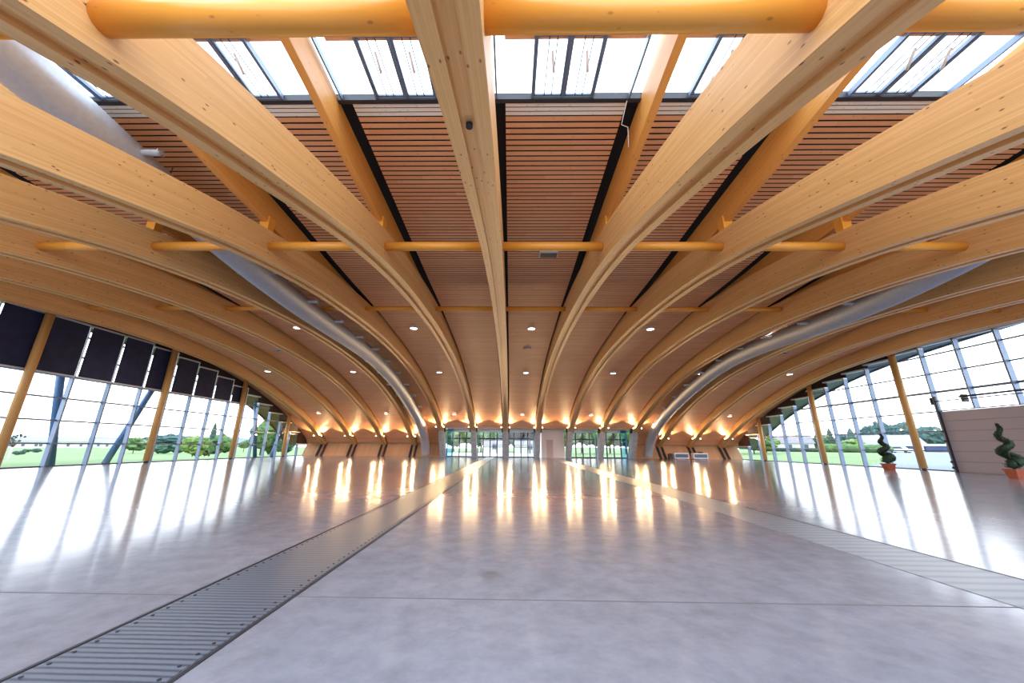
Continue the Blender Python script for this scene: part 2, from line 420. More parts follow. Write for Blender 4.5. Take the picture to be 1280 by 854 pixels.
# ------------------------------------------------------------------ side facades
XL, XR = -26.2, 30.0
YG = [25.7+2.13*k for k in range(-8, 11)]
YG.append(49.3)
wn = 20
TR = [1.3, 2.6, 3.9, 5.2, 6.47, 7.74]
blinds_made = 0
def facade(X, sgn, off):
    """sgn=+1: the hall lies towards +X of the glass"""
    global wn
    for k in range(len(YG)-1):
        y0, y1 = YG[k]+off, YG[k+1]+off
        if y1 > 49.5: y1 = 49.5
        top = min(8.45, ceil_z(y1)-.45)
        if top < .5: top = .5
        zb = 0.0
        gate = sgn < 0 and y1 < 25.9 and y0 > 16.0
        if gate: zb = 3.9
        b = MB(); b.box(X-.015, X+.015, y0+.03, y1, zb+.03, top); g = struct(b.build('window_%d' % wn, M_GLASS)); wn += 1
        d0, d1 = (X, X+.27) if sgn > 0 else (X-.34, X)
        b = MB(); b.box(d0, d1, y0-.045, y0+.045, zb, top, long='z'); b.build('mullion', M_STEEL, g)
        for z in TR:
            if zb < z < top-.2:
                t = .075 if z in (5.2,) else .045
                b = MB(); b.box(X-.05, X+.05+.03*sgn, y0, y1, z-t, z+t, long='y'); b.build('transom', M_STEEL, g)
        b = MB(); b.box(d0, d1, y0-.05, y1+.05, top-.05, top+.06, long='y'); b.build('top_rail', M_RAIL, g)
        b = MB(); b.box(X-.06, X+.06, y0, y1, zb, zb+.06, long='y'); b.build('bottom_rail', M_STEELD, g)
        b = MB(); n = 4; yy = [y0+(y1-y0)*j/n for j in range(n+1)]
        poly = [(y0, top)] + [(y1, top)] + [(y, ceil_z(y)+.3) for y in yy[::-1]]
        b.prism_yz(poly, X-.05, X+.05); b.build('infill_panel', M_INFILL, g)
facade(XL, 1, .22)
facade(XR, -1, 0)

# roller blinds on the left facade
nb = 0
BL = [k for k in range(len(YG)-1) if YG[k] > 14.5 and YG[k+1] < 37.5]
for k in BL:
    y0, y1 = YG[k]+.22, YG[k+1]+.22
    top = min(8.45, ceil_z(y1)-.45); X = XL+.32
    nb += 1
    lab = 'dark navy roller blind lowered in the left glass facade, %s counting away from the camera' % ORD[nb]
    b = MB(); b.box(X-.006, X+.006, y0+.1, y1-.1, 5.24, top-.04); f = b.build('roller_blind', M_BLIND)
    tag(f, lab, 'blind', 'roller blinds on the left facade')
    b = MB(); b.box(X-.03, X+.03, y0+.06, y1-.06, 5.16, 5.25, long='y'); b.build('bottom_bar', M_RAIL, f)
    b = MB(); b.box(X-.05, X+.05, y0+.04, y1-.04, top-.06, top+.05, long='y'); b.build('roller_tube', M_RAIL, f)
    b = MB(); b.box(X-.02, X+.02, y1-.075, y1-.035, 5.2, top, long='z'); b.build('guide_wire', M_WHITE, f)

# round timber pillars along both facades
pil_h = {19.3: 8.75, 27.4: 8.6, 35.7: 7.3, 43.9: 4.55, 11.1: 9.3}
for side, X in (('left', -25.66), ('right', 29.5)):
    for n, (y, h) in enumerate([(19.3, 0), (27.4, 0), (35.7, 0), (43.9, 0)]):
        if side == 'right' and y < 20: continue
        h = ceil_z(y)-.02
        r = empty('timber_pillar', (X, y, 0), 'round timber pillar by the %s glass facade, %s from the far end' % (side, ORD[4-n]), 'pillar', 'timber pillars along the facades')
        b = MB(); b.tube([(0, 0, .12), (0, 0, h/2), (0, 0, h)], .2, 24); b.build('shaft', W_PIL, r)
        b = MB(); b.tube([(0, 0, 0), (0, 0, .12)], .13, 16); b.build('steel_foot', M_STEELD, r)

# sectional door in the right facade
b = MB(); b.box(29.86, 29.9, 17.3, 25.62, 0, 3.87); gd = struct(b.build('door_1', M_GATED))
for j in range(6):
    z0 = .645*j+.012; b = MB(); b.box(29.80, 29.86, 17.32, 25.6, z0, .645*(j+1)-.012); b.build('door_panel', M_GATE, gd)
b = MB(); b.box(29.68, 29.80, 25.6, 25.72, 0, 4.9); b.build('door_track', M_STEELD, gd)
for z in (.25, .61, 1.93, 2.56):
    b = MB(); b.box(29.6, 29.72, 25.56, 25.76, z-.07, z+.07); b.build('roller_bracket', M_STEELD, gd)
shaft = empty('spring_shaft', (29.7, 21.6, 4.5), 'dark steel torsion spring shaft above the sectional door', 'shaft')
b = MB(); b.tube([(0, -4.2, 0), (0, 4.3, .05)], .035, 10); b.build('axle', M_STEELD, shaft)
for y0, y1 in ((1.3, 2.6), (-1.8, 1.4)):
    b = MB(); n = 60; b.tube([(0, y0+(y1-y0)*j/n, .2) for j in range(n+1)], [.055+.012*(j % 2) for j in range(n+1)], 10); b.build('spring', M_STEELD, shaft)
for y in (4.2, 2.4, -1.9):
    b = MB(); b.box(-.1, .25, y-.06, y+.06, -.15, .33); b.build('bracket', M_STEELD, shaft)

# ------------------------------------------------------------------ back wall
def curb(x0, x1):
    b = MB(); b.prism_yz([(49.0, 0), (50.0, 1.5), (50.2, 1.75), (50.6, 1.75), (50.6, 0)], x0, x1)
    o = struct(b.build('wall_back', W_CURB)); return o
curb(-26.3, -8.3); curb(16.3, 30.1)
for X in (-8.36, 16.36):
    b = MB(); b.prism_yz([(46.6, 3.6), (48.6, 2.6), (50.1, 1.7), (50.1, 0), (48.9, 0)], X-.06, X+.06); struct(b.build('wall_cheek', W_CURB))
# soffit and header over the doors
b = MB(); b.box(-8.3, 16.3, 46.75, 50.2, 3.5, 3.62); struct(b.build('ceiling', W_CURB))
GY = 49.45
def doors(i, dark=False):
    global wn
    x0, x1 = i*S+.34, i*S+3.66
    b = MB(); b.box(x0, x1, GY-.01, GY+.01, .05, 3.1); g = struct(b.build('window_%d' % wn, M_GLASS)); wn += 1
    b = MB(); b.box(x0, x1, GY-.02, GY+.02, 3.12, 3.5); b.build('header_panel', M_RAIL, g)
    for x in (x0+.03, x0+.72, i*S+2-.02, i*S+2.88, x1-.03):
        b = MB(); b.box(x-.065, x+.065, GY-.09, GY+.07, 0, 3.1, long='z'); b.build('door_post', M_STEELD if x not in (x0+.03, x1-.03) else M_STEEL, g)
    for z, t in ((2.3, .075), (1.25, .03), (.06, .06)):
        b = MB(); b.box(x0, x1, GY-.05, GY+.05, z-t, z+t); b.build('door_rail', M_STEELD, g)
    if dark:
        for a, c in ((0, .7), (.76, 1.6), (1.7, 2.5), (2.6, 3.3)):
            b = MB(); b.box(x0+a+.05, x0+c, GY+.03, GY+.05, 2.4, 3.05); b.build('transom_panel', M_STEELD, g)
    return g
for i in (-2, -1, 0, 2, 3): doors(i, i == 0)
# bluish side screens at the two ends of the entrance
for x0, x1, i in ((-7.62, -6.8, 0), (14.9, 15.62, 1)):
    b = MB(); b.box(x0, x1, GY-.3, GY-.27, 0, 3.45); g = struct(b.build('window_%d' % wn, M_GLASSB)); wn += 1
    b = MB(); b.box(x0, x1, GY-.33, GY-.25, 1.2, 1.26); b.build('rail', M_WHITE, g)
# white cabin with a door
b = MB(); b.box(4.6, 7.5, 48.5, 51.2, 0, 3.5); kb = b.build('ticket_cabin', M_WALLW)
tag(kb, 'white cabin with a narrow door standing among the glass entrance doors', 'cabin')
b = MB(); b.box(5.2, 6.02, 48.47, 48.5, 0, 2.1); d = b.build('door', M_DOOR, kb)
b = MB(); b.tube([(5.93, 48.40, 1.05), (5.83, 48.40, 1.05)], .02, 8); b.box(5.92, 5.95, 48.40, 48.47, 1.03, 1.07); b.build('door_handle', M_GALV, d)
b = MB(); b.box(5.14, 6.08, 48.46, 48.5, 2.1, 2.2); b.build('door_lintel', M_DOOR, kb)

# ------------------------------------------------------------------ floor
b = MB(); b.face([(-26.3, -12, 0), (30.1, -12, 0), (30.1, 50.2, 0), (-26.3, 50.2, 0)]); fl = struct(b.build('floor', M_FLOOR))
b = MB()
for x in (-10.2, 13.5, -18.4, 22.3): b.box(x-.012, x+.012, -12, 49, .0005, .002)
for y in (3.9, 13.5, 23.2, 33, 42): b.box(-26, 29.8, y-.008, y+.008, .0005, .002)
struct(b.build('trim_2', plain('joint_seal', (.14, .13, .14), .7)))
b = MB(); b.box(-2.37, -1.43, -8, 48.4, .0, .006); gr = b.build('floor_grate', M_GRATE)
tag(gr, 'long ribbed steel channel cover set in the concrete floor, left of the camera', 'grate')
for x in (-2.40, -1.40):
    b = MB(); b.box(x-.014, x+.014, -8, 48.4, .0, .008); b.build('edge_angle', M_STEELD, gr)
b = MB()
for x in (-2.32, -1.48):
    y = 1.5
    while y < 14:
        b.tube([(x, y, .005), (x, y, .011)], .012, 8, smooth=False); y += .14
o = b.build('bolt_row', M_STEELD, gr); o['kind'] = 'stuff'
b = MB(); b.box(5.2, 6.2, -8, 48.4, .0, .005); tr = b.build('cable_trench_cover', M_TRENCH)
tag(tr, 'long pale cable trench cover set in the concrete floor, right of the camera', 'trench cover')
b = MB(); b.box(6.2, 6.235, -8, 48.4, .0, .007); b.build('edge_angle', M_STEELD, tr)

# ------------------------------------------------------------------ air ducts
DUCT = [(2.0, 9.45), (5.5, 9.28), (8, 9.03), (11, 8.68), (14, 8.38), (17, 8.2), (20, 8.13), (23, 8.1), (26, 8.03), (29, 7.78), (32, 7.35),
        (35, 6.75), (38, 6.02), (41.5, 4.98), (45, 3.72), (47.2, 2.3), (48.2, 1.1), (48.5, .35)]
DUCTR = [(2.0, 9.45), (5.5, 9.28), (8, 9.05), (11, 8.75), (13.5, 8.42), (16, 8.2), (18, 8.13), (20, 8.12), (23, 8.2), (26, 8.2), (29, 7.98), (32, 7.52),
        (35, 6.85), (38, 6.08), (41.5, 5.02), (45, 3.72), (47.2, 2.3), (48.2, 1.1), (48.5, .35)]
def duct(X, tab, label):
    r = empty('air_duct', (X, 0, 0), label, 'duct')
    # resample by arc length
    pts = []
    f = interp(tab[:-3]); ys = yrange(2.0, 45, .05)
    raw = [Vector((0, y, f(y))) for y in ys]
    P = [Vector((0, *p)) for p in tab[-4:]]
    for k in range(len(P)-1):
        for t in range(1, 13): raw.append(P[k].lerp(P[k+1], t/12))
    for _ in range(6):
        raw = [raw[0]]+[(raw[k-1]+raw[k]*2+raw[k+1])/4 for k in range(1, len(raw)-1)]+[raw[-1]]
    L = [0]
    for k in range(1, len(raw)): L.append(L[-1]+(raw[k]-raw[k-1]).length)
    st = .055; n = int(L[-1]/st); k = 0
    for j in range(n+1):
        s = j*st
        while k < len(L)-2 and L[k+1] < s: k += 1
        t = (s-L[k])/max(1e-6, L[k+1]-L[k]); pts.append(raw[k].lerp(raw[k+1], min(1, t)))
    b = MB(); b.tube(pts, [.51+(.022 if j % 2 else 0) for j in range(len(pts))], 36); b.build('spiral_pipe', M_GALV, r)
    for y in (8.2, 11.2, 14.2, 17.1, 20, 23, 25.9, 28.8, 31.7, 34.6, 37.5, 40.4):
        z = f(y)+.12
        for s in (-1, 1):
            b = MB(); b.tube([(s*.45, y, z), (s*1.0, y, z)], .085, 16, caps=False)
            b.tube([(s*1.0, y, z), (s*1.02, y, z)], .115, 16, caps=False); b.tube([(s*1.02, y, z), (s*.96, y, z)], .07, 12)
            b.build('air_nozzle', M_GALV, r)
    for y in (9.5, 16, 22, 28, 34, 40):
        z = f(y)
        b = MB(); b.tube([(0, y, z+.5), (0, y, ceil_z(y))], .015, 6); b.build('hanger_rod', M_STEELD, r)
duct(-10.15, DUCT, 'silver spiral air duct curving down to the floor left of the entrance doors')
duct(18.0, DUCTR, 'silver spiral air duct curving down to the floor right of the entrance doors')

# ------------------------------------------------------------------ lamps
def downlight(x, y, lab, first=[None]):
    z = ceil_z(y)
    if first[0] is None:
        r = empty('ceiling_light', (x, y, z), lab, 'ceiling light', 'round ceiling lights')
        b = MB(); b.tube([(0, 0, .06), (0, 0, -.1)], .24, 24, caps=False); b.tube([(0, 0, -.1), (0, 0, -.085)], .245, 24, caps=False); b.build('housing', M_WHITE, r)
        b = MB(); b.tube([(0, 0, -.07), (0, 0, -.09)], .235, 24); b.build('diffuser', M_DISC, r)
        first[0] = r
    else: dup(first[0], (x, y, z), lab)
DL = bpy.data.lights.new('downlight_beam', 'SPOT'); DL.energy = 260; DL.spot_size = 2.4; DL.spot_blend = .8; DL.color = (1, .92, .8); DL.shadow_soft_size = .2
rown = {23.6: 'nearest', 33.2: 'middle', 43.5: 'farthest'}
for i in (-6, -4, -2, 0, 2, 4, 6):
    for y in (23.6, 33.2, 43.5):
        x = i*S+2
        downlight(x, y, 'round white ceiling light, %s of three in %s' % (rown[y], bay_name(i)))
        lo = bpy.data.objects.new('downlight_beam', DL); COL.objects.link(lo); lo.location = (x, y, ceil_z(y)-.14)
UL = bpy.data.lights.new('uplight_beam', 'SPOT'); UL.energy = 400; UL.spot_size = math.radians(100); UL.spot_blend = .22; UL.color = (1, .66, .33); UL.shadow_soft_size = .05
ul0 = None
for i in range(-6, 8):
    inner = -2 <= i <= 4
    y = 45.75 if inner else 47.9
    zc = ceil_z(y)
    for s, sn in ((-1, 'left'), (1, 'right')):
        x = i*S+s*.5
        lab = 'small glaring uplight, %s side of the foot of %s' % (sn, arch_name(i))
        z = zc-.42
        if ul0 is None:
            ul0 = empty('uplight', (x, y, z), lab, 'uplight', 'uplights at the arch feet')
            b = MB(); b.box(-.09, .09, -.09, .09, -.2, -.06); b.build('housing', M_STEELD, ul0)
            b = MB(); b.blob((0, 0, -.02), .06, 2, 0); b.build('lens', M_LENS, ul0)
            b = MB(); b.tube([(0, .0, -.15), (0, .3, .1)], .015, 6); b.build('bracket', M_STEELD, ul0)
        else: dup(ul0, (x, y, z), lab)
        lo = bpy.data.objects.new('uplight_beam', UL); COL.objects.link(lo); lo.location = (x, y-.02, z+.06)
        sl = slope(ceil_z, y)
        d = Vector((s*.12, -1, -sl+.03)).normalized()
        lo.rotation_euler = d.to_track_quat('-Z', 'Y').to_euler()

# ceiling vents, alarm box
vt = None
for x, y, lab in ((1.9, 27.6, 'small round ceiling vent between two ceiling lights in the first bay right of centre'),
                  (-18.2, 28.4, 'small round ceiling vent in the slats near the left facade'),
                  (22.3, 28.4, 'small round ceiling vent in the slats beside the right silver duct')):
    z = ceil_z(y)
    if vt is None:
        vt = empty('ceiling_vent', (x, y, z), lab, 'vent', 'round ceiling vents')
        b = MB(); b.tube([(0, 0, .05), (0, 0, -.06)], .3, 20, caps=False); b.tube([(0, 0, -.06), (0, 0, -.05)], .24, 20, caps=False); b.build('ring', M_RAIL, vt)
        b = MB(); b.tube([(0, 0, -.02), (0, 0, -.05)], .12, 16); b.build('cone', M_STEELD, vt)
    else: dup(vt, (x, y, z), lab)
b = MB(); b.box(-.4, .4, -.22, .22, -.12, .02); ab = b.build('emergency_light', M_RAIL, None, (2.24, 14.4, ceil_z(14.4)))
tag(ab, 'flat grey box mounted on the slatted ceiling beyond the middle strut', 'emergency light')
b = MB(); b.box(-.36, .36, -.18, .18, -.14, -.12); b.build('grille', M_STEELD, ab)
# hanging cable by the first arch on the right
b = MB(); b.tube([(3.55, 7.35, 9.9), (3.52, 7.6, 9.7), (3.5, 7.75, 9.55), (3.68, 7.8, 9.52), (3.74, 8.0, 9.35), (3.76, 8.1, 9.15)], .012, 6)
tag(b.build('hanging_cable', M_WHITE), 'thin pale cable dangling from the skylight sill beside the upper chord', 'cable')
# eyelet hooks under the central arch
b = MB(); b.tube([(0, 0, .06), (0, 0, -.03)], .05, 14); ey = b.build('ceiling_hook', M_STEELD, None, (0, 4.15, beam_z(4.15)+.05))
tag(ey, 'small dark round hook plate in the groove of the central arch', 'hook')

# ------------------------------------------------------------------ things on the floor
def heater(x, lab, first=[None]):
    if first[0] is None:
        r = empty('air_conditioner', (x, 48.3, 0), lab, 'air conditioner', 'air units by the back curb')
        b = MB(); b.box(-.9, .9, -.3, .3, .06, .74); o = b.build('casing', M_WHITE, r)
        bv = o.modifiers.new('bevel', 'BEVEL'); bv.width = .04; bv.segments = 2
        b = MB(); b.box(-.78, .78, -.32, -.3, .2, .6); b.build('front_grille', plain('grille_blue', (.05, .12, .2), .4), r)
        b = MB()
        for j in range(6): b.box(-.78, .78, -.335, -.32, .22+j*.065, .235+j*.065)
        b.build('louvre', M_STEEL, r)
        for q in (-.7, .7):
            b = MB(); b.box(q-.06, q+.06, -.25, .25, 0, .06); b.build('foot', M_STEELD, r)
        first[0] = r
    else: dup(first[0], (x, 48.3, 0), lab)
heater(21.95, 'pale air conditioning unit with dark front, the one nearer the right silver duct')
heater(24.3, 'pale air conditioning unit with dark front and a black bag lying on top')
b = MB(); b.blob((24.4, 48.3, .82), .4, 2, .08, (1.1, .5, .22)); tag(b.build('black_bag', M_STEELD), 'flat black bag lying on the air unit farther from the duct', 'bag')
b = MB(); b.box(20.45, 20.85, 48.1, 48.5, 0, .62); cs = b.build('black_case', M_STEELD); tag(cs, 'small black upright case standing beside the pale air unit', 'case')
b = MB(); b.box(20.58, 20.72, 48.2, 48.4, .62, .68); b.build('handle', M_STEELD, cs)

def topiary(x, y, h, lean, label):
    r = empty('spiral_topiary', (x, y, 0), label, 'potted plant', 'spiral topiaries in pots')
    ph = .46
    b = MB(); rows = []
    for z, hw in ((0, .19), (ph*.85, .25), (ph*.85, .28), (ph, .28), (ph, .25), (ph-.06, .24)):
        rows.append([(sx*hw, sy*hw, z) for sx, sy in ((-1, -1), (1, -1), (1, 1), (-1, 1))])
    V = b.quadstrip(rows, range(len(rows)), range(5), closed=True); b.bm.faces.new(V[0])
    b.build('plant_pot', M_TERRA, r)
    b = MB(); b.box(-.24, .24, -.24, .24, ph-.08, ph-.05); b.build('soil', M_SOIL, r)
    b = MB(); b.tube([(0, 0, ph-.06), (lean*.3, 0, (h+ph)/2), (lean, 0, h-.05)], [.035, .028, .012], 8); b.build('stem', M_BARK, r)
    b = MB(); n = 120; pts = []; rad = []
    for j in range(n+1):
        t = j/n; a = PI+t*2*PI*2.6; R = .26*(1-t)**.8+.012; z = ph+.16+(h-ph-.16)*t
        pts.append(Vector((math.cos(a)*R+lean*t, math.sin(a)*R, z))); rad.append((.21*(1-t)**.75+.03)*(min(1, j/5+.3)))
    b.tube(pts, rad, 14)
    for v in b.bm.verts: v.co += Vector((random.uniform(-1, 1), random.uniform(-1, 1), random.uniform(-1, 1)))*.022
    for _ in range(2600):
        j = random.randrange(n); p = pts[j]; q = rad[j]
        d = Vector((random.gauss(0, 1), random.gauss(0, 1), random.gauss(0, 1))).normalized()
        c = p+d*q*random.uniform(.9, 1.15); u = d.orthogonal().normalized()*.022; w = (d+Vector((random.uniform(-.7, .7),)*3)).normalized()*random.uniform(.03, .06)
        b.face([c-u, c+u, c+w])
    b.build('foliage', M_LEAF, r)
topiary(26.13, 26.4, 2.38, 0, 'dark green spiral topiary in a terracotta pot beside a timber pillar at the glass wall')
topiary(26.2, 20.0, 2.72, -.1, 'dark green spiral topiary in a terracotta pot in front of the grey sectional door')

# ------------------------------------------------------------------ outdoors
def ground_z(x, y):
    d = math.hypot(x, y-20)
    s = max(0, min(1, (d-34)/60)); s = s*s*(3-2*s)
    a = max(-1, min(1, x/30))
    v = (-1.3 if a < 0 else .75)*abs(a)*s
    if y > 50: v *= max(0, min(1, (abs(x)-20)/30))
    return -.12+v
def ground(name, pts, m, dz=0, n=40):
    pass
M_GRASS = plain('meadow_grass', (.105, .175, .05), .9, 0, .3, .15)
M_PAVE = plain('pale_paving', (.5, .49, .49), .8, 0, .08, .8)
M_ASPH = plain('bluish_asphalt', (.13, .16, .20), .8, 0, .12, .5)
b = MB(); xs = [-420, -300, -220, -160, -120, -95, -75, -60, -48, -40, -34, -29, -26.4, -20, -10, 0, 10, 20, 30.2, 33, 38, 45, 55, 65, 80, 95, 110, 130, 160, 220, 300, 420]
yy = [-80, -40, -12, 0, 12, 20, 28, 36, 44, 50.7, 55, 62, 70, 80, 92, 106, 125, 150, 190, 250, 330, 450]
rows = [[(x, y, ground_z(x, y)) for x in xs] for y in yy]
gv = b.quadstrip(rows, yy, xs, smooth=True)
g = b.build('lawn', M_GRASS); tag(g, 'mown green meadow around the hall, seen through the glass', 'grass', None, 'stuff')
b = MB(); b.box(-26, 9, 50.6, 82, -.1, -.05); struct(b.build('forecourt', M_PAVE))
b = MB(); b.box(-60, 60, -70, -11.9, -.1, -.04); struct(b.build('forecourt', M_PAVE))  # unseen paving behind the camera, added to bounce light onto the ceiling
b = MB(); edge = interp([(30.2, 33.5), (38, 39.5), (51, 52.5), (74, 75), (112, 108), (150, 128)])
ax = [30.2, 33, 36, 40, 45, 51, 58, 66, 74, 85, 98, 112, 130, 150]; ft = [k/24 for k in range(25)]
b.quadstrip([[(x, -40+(edge(x)+40)*t, ground_z(x, -40+(edge(x)+40)*t)+.05) for t in ft] for x in ax], ax, ft)
struct(b.build('car_park', M_ASPH))
b = MB(); b.face([(-26.4, -40, -.07), (-48, -40, -.3), (-40, 24, -.09), (-26.4, 21.2, -.07)]); struct(b.build('side_path', M_ASPH))

def polar(az, d):
    a = math.radians(az); return (.6+d*math.sin(a), d*math.cos(a))
GREENS = [plain('leaf_%s' % n, c, .8, 0, .45, 1.2) for n, c in (('mid', (.055, .12, .03)), ('teal', (.03, .095, .055)), ('light', (.11, .17, .035)), ('dark', (.02, .05, .035)), ('pine', (.03, .075, .075)))]
def tree(az, d, h, w, gi, label, name='leafy_tree', trunk=.25, cat='tree', z0=None, group=None):
    x, y = polar(az, d); z = ground_z(x, y) if z0 is None else z0
    r = empty(name, (x, y, z), label, cat, group)
    b = MB(); t = h*trunk
    for k in range(46):
        d = Vector((random.gauss(0, 1), random.gauss(0, 1), random.gauss(0, 1))).normalized()*random.uniform(.55, .92)
        q = random.uniform(.10, .19)*(h-t)
        b.blob((d.x*w*.46, d.y*w*.46, t+(h-t)*(.5+.42*d.z)), q, 1, .3, (min(1.6, w/(h-t)), min(1.6, w/(h-t)), .9))
    b.blob((0, 0, t+(h-t)*.48), (h-t)*.38, 3, .22, (w/(h-t), w/(h-t), 1))
    b.build('crown', GREENS[gi], r)
    b = MB(); b.tube([(0, 0, -.2), (0, 0, t+(h-t)*.5)], h*.022, 8); b.build('trunk', M_BARK, r)
def conifer(az, d, h, w, gi, label):
    x, y = polar(az, d); r = empty('conifer_tree', (x, y, ground_z(x, y)), label, 'tree')
    b = MB(); n = 9
    for k in range(n):
        z = h*(.1+.9*k/n); R = w/2*(1-k/n)**.8+.1; m = 13
        ring = [(math.cos(j*2*PI/m)*R*random.uniform(.75, 1.15), math.sin(j*2*PI/m)*R*random.uniform(.75, 1.15), z-h*.03) for j in range(m)]
        top = (0, 0, min(h, z+h*.22))
        for j in range(m): b.face([ring[j], ring[(j+1) % m], top])
    b.build('crown', GREENS[gi], r)
    b = MB(); b.tube([(0, 0, -.2), (0, 0, h*.8)], h*.02, 8); b.build('trunk', M_BARK, r)
# beyond the left facade
tree(-45.0, 147, 4.6, 6, 0, 'bushy green tree on the meadow left of the second timber pillar', trunk=.1)
tree(-42.6, 140, 2.9, 6, 1, 'low teal green bush just beyond the left facade pillar', 'leafy_bush', .02, 'bush')
tree(-41.4, 140, 3.0, 5, 1, 'second low teal bush beside the lighter shrub on the meadow', 'leafy_bush', .02, 'bush')
tree(-40.0, 100, 4.6, 5, 2, 'large light green shrub in the middle of the left facade', 'leafy_bush', .02, 'bush')
tree(-38.9, 104, 3.6, 4, 0, 'round mid green shrub in front of the tall conifer', 'leafy_bush', .02, 'bush')
conifer(-38.5, 108, 7.6, 2.6, 3, 'tall narrow dark conifer rising above the shrubs on the left meadow')
tree(-37.6, 105, 5.2, 4.2, 0, 'green tree right of the tall narrow conifer', trunk=.08)
tree(-36.9, 150, 3.0, 4, 3, 'small dark bush behind the third timber pillar', 'leafy_bush', .02, 'bush')
tree(-35.2, 165, 4.2, 4, 0, 'small round tree at the meadow edge beyond the third pillar')
tree(-33.4, 112, 9.2, 6, 0, 'tall green tree seen under the eave at the far end of the left facade', trunk=.1)
tree(-32.3, 118, 7.5, 6, 0, 'broad green tree beside the last timber pillar on the left', trunk=.08)
tree(-31.0, 112, 6.5, 6, 1, 'dark green tree behind the last bays of the left facade', trunk=.06)
for az, d, h, lab in ((-52.6, 136, 1.0, 'lowest'), (-52.2, 168, 1.0, 'middle'), (-51.6, 165, 1.2, 'topmost')):
    tree(az, d, h, 2.2, 3, 'tiny dark bush on the far left meadow, the %s of three' % lab, 'leafy_bush', .02, 'bush', group='tiny bushes on the left meadow')
# young pale tree
x, y = polar(-53.1, 92); r = empty('young_tree', (x, y, ground_z(x, y)), 'young tree with a white trunk and sparse crown on the left meadow', 'tree')
b = MB(); b.tube([(0, 0, -.1), (.05, 0, 1.9)], .09, 8); b.build('trunk', M_WHITE, r)
b = MB()
for k in range(9):
    a = k*.7; b.tube([(.05, 0, 1.8), (math.cos(a)*.7, math.sin(a)*.7, random.uniform(2.8, 3.7))], [.05, .015], 6)
b.build('branch', M_BARK, r)
b = MB()
for k in range(16): b.blob((random.uniform(-.8, .8), random.uniform(-.8, .8), random.uniform(2.6, 3.7)), .17, 1, .2)
b.build('crown', GREENS[3], r)
# houses
M_HWALL = plain('house_wall', (.5, .48, .46), .8); M_HROOF = plain('house_roof', (.17, .155, .175), .8, 0, .15, 2); M_HWIN = plain('house_window', (.05, .07, .10), .3)
def house(az, d, w, dep, hw, hr, label, turn=0, walls=None, roofm=None):
    x, y = polar(az, d); r = empty('house', (x, y, ground_z(x, y)-.1), label, 'house', None, -math.radians(az)+turn)
    b = MB(); b.box(-w/2, w/2, -dep/2, dep/2, 0, hw)
    for s in (-1, 1): b.face([(s*w/2, -dep/2, hw), (s*w/2, dep/2, hw), (s*w/2, 0, hw+hr)])
    b.build('wall', walls or M_HWALL, r)
    b = MB(); e = .35
    b.face([(-w/2-e, -dep/2-e, hw-e*hr/(dep/2)), (w/2+e, -dep/2-e, hw-e*hr/(dep/2)), (w/2+e, 0, hw+hr+.05), (-w/2-e, 0, hw+hr+.05)])
    b.face([(-w/2-e, dep/2+e, hw-e*hr/(dep/2)), (w/2+e, dep/2+e, hw-e*hr/(dep/2)), (w/2+e, 0, hw+hr+.05), (-w/2-e, 0, hw+hr+.05)])
    b.build('roof', roofm or M_HROOF, r)
    n = max(1, int(w/4))
    for k in range(n):
        cx = -w/2+(k+.5)*w/n
        b = MB(); b.box(cx-.5, cx+.5, -dep/2-.04, -dep/2, .9, 2.1); b.build('window', M_HWIN, r)
M_TOWN = plain('town_roof', (.22, .22, .26), .8)
for az, d, w, hw, hr, lab in ((-52.9, 300, 24, 3.5, 2, 'pale low house at the left edge of the far town'), (-51.8, 380, 18, 3, 2.5, 'pale house right of the young tree, far across the meadow'),
                              (-50.6, 300, 22, 3.5, 2, 'pale house between steel post and mullion, far across the meadow'),
                              (-49.2, 390, 20, 3.2, 1.8, 'white house far across the meadow beyond the third mullion'), (-47.7, 330, 20, 3, 2.2, 'long pale house far off, right of the white one'),
                              (-46.3, 300, 12, 2.6, 2, 'small pale house far off, by the slanted steel strut')):
    house(az, d, w, 10, hw, hr, lab, 0, None, M_TOWN)
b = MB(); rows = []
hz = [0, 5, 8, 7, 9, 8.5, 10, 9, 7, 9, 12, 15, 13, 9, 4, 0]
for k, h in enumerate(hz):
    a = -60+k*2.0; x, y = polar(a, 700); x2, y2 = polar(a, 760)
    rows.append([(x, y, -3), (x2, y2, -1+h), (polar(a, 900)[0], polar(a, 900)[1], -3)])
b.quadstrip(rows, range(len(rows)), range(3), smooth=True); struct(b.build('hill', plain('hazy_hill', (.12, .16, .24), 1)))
tree(-42.3, 330, 9, 34, 4, 'dark wooded knoll behind the low teal bushes', 'leafy_tree', .02)
# beyond the right facade
tree(32.3, 88, 5.2, 7, 0, 'green tree at the far end of the right facade, under the eave', trunk=.08)
tree(33.6, 96, 4.0, 5, 2, 'light green bush beside the last timber pillar on the right', 'leafy_bush', .05, 'bush')
house(35.0, 150, 16, 9, 2.6, 2.2, 'grey roofed house seen past the far right pillar', .15)
house(37.0, 165, 7, 9, 3.0, 2.6, 'white gabled house between two right-hand mullions', 1.5)
house(38.0, 170, 7, 10, 2.6, 2.4, 'smaller white gabled house next to the other gable', 1.5)
tree(38.9, 150, 5.2, 4.5, 1, 'green tree just left of the middle pillar on the right', trunk=.1)
conifer(39.9, 165, 7.6, 4.2, 3, 'dark conifer right of the middle timber pillar')
tree(40.9, 175, 5.8, 4.5, 4, 'round dark tree between the two conifers on the right')
conifer(41.7, 150, 6.9, 5, 4, 'broad bluish conifer above the light green bush')
tree(41.6, 130, 3.3, 7, 2, 'light green bush mass above the clipped hedge', 'leafy_bush', .02, 'bush')
tree(41.0, 128, 2.4, 5, 0, 'mid green bush behind the clipped hedge', 'leafy_bush', .02, 'bush')
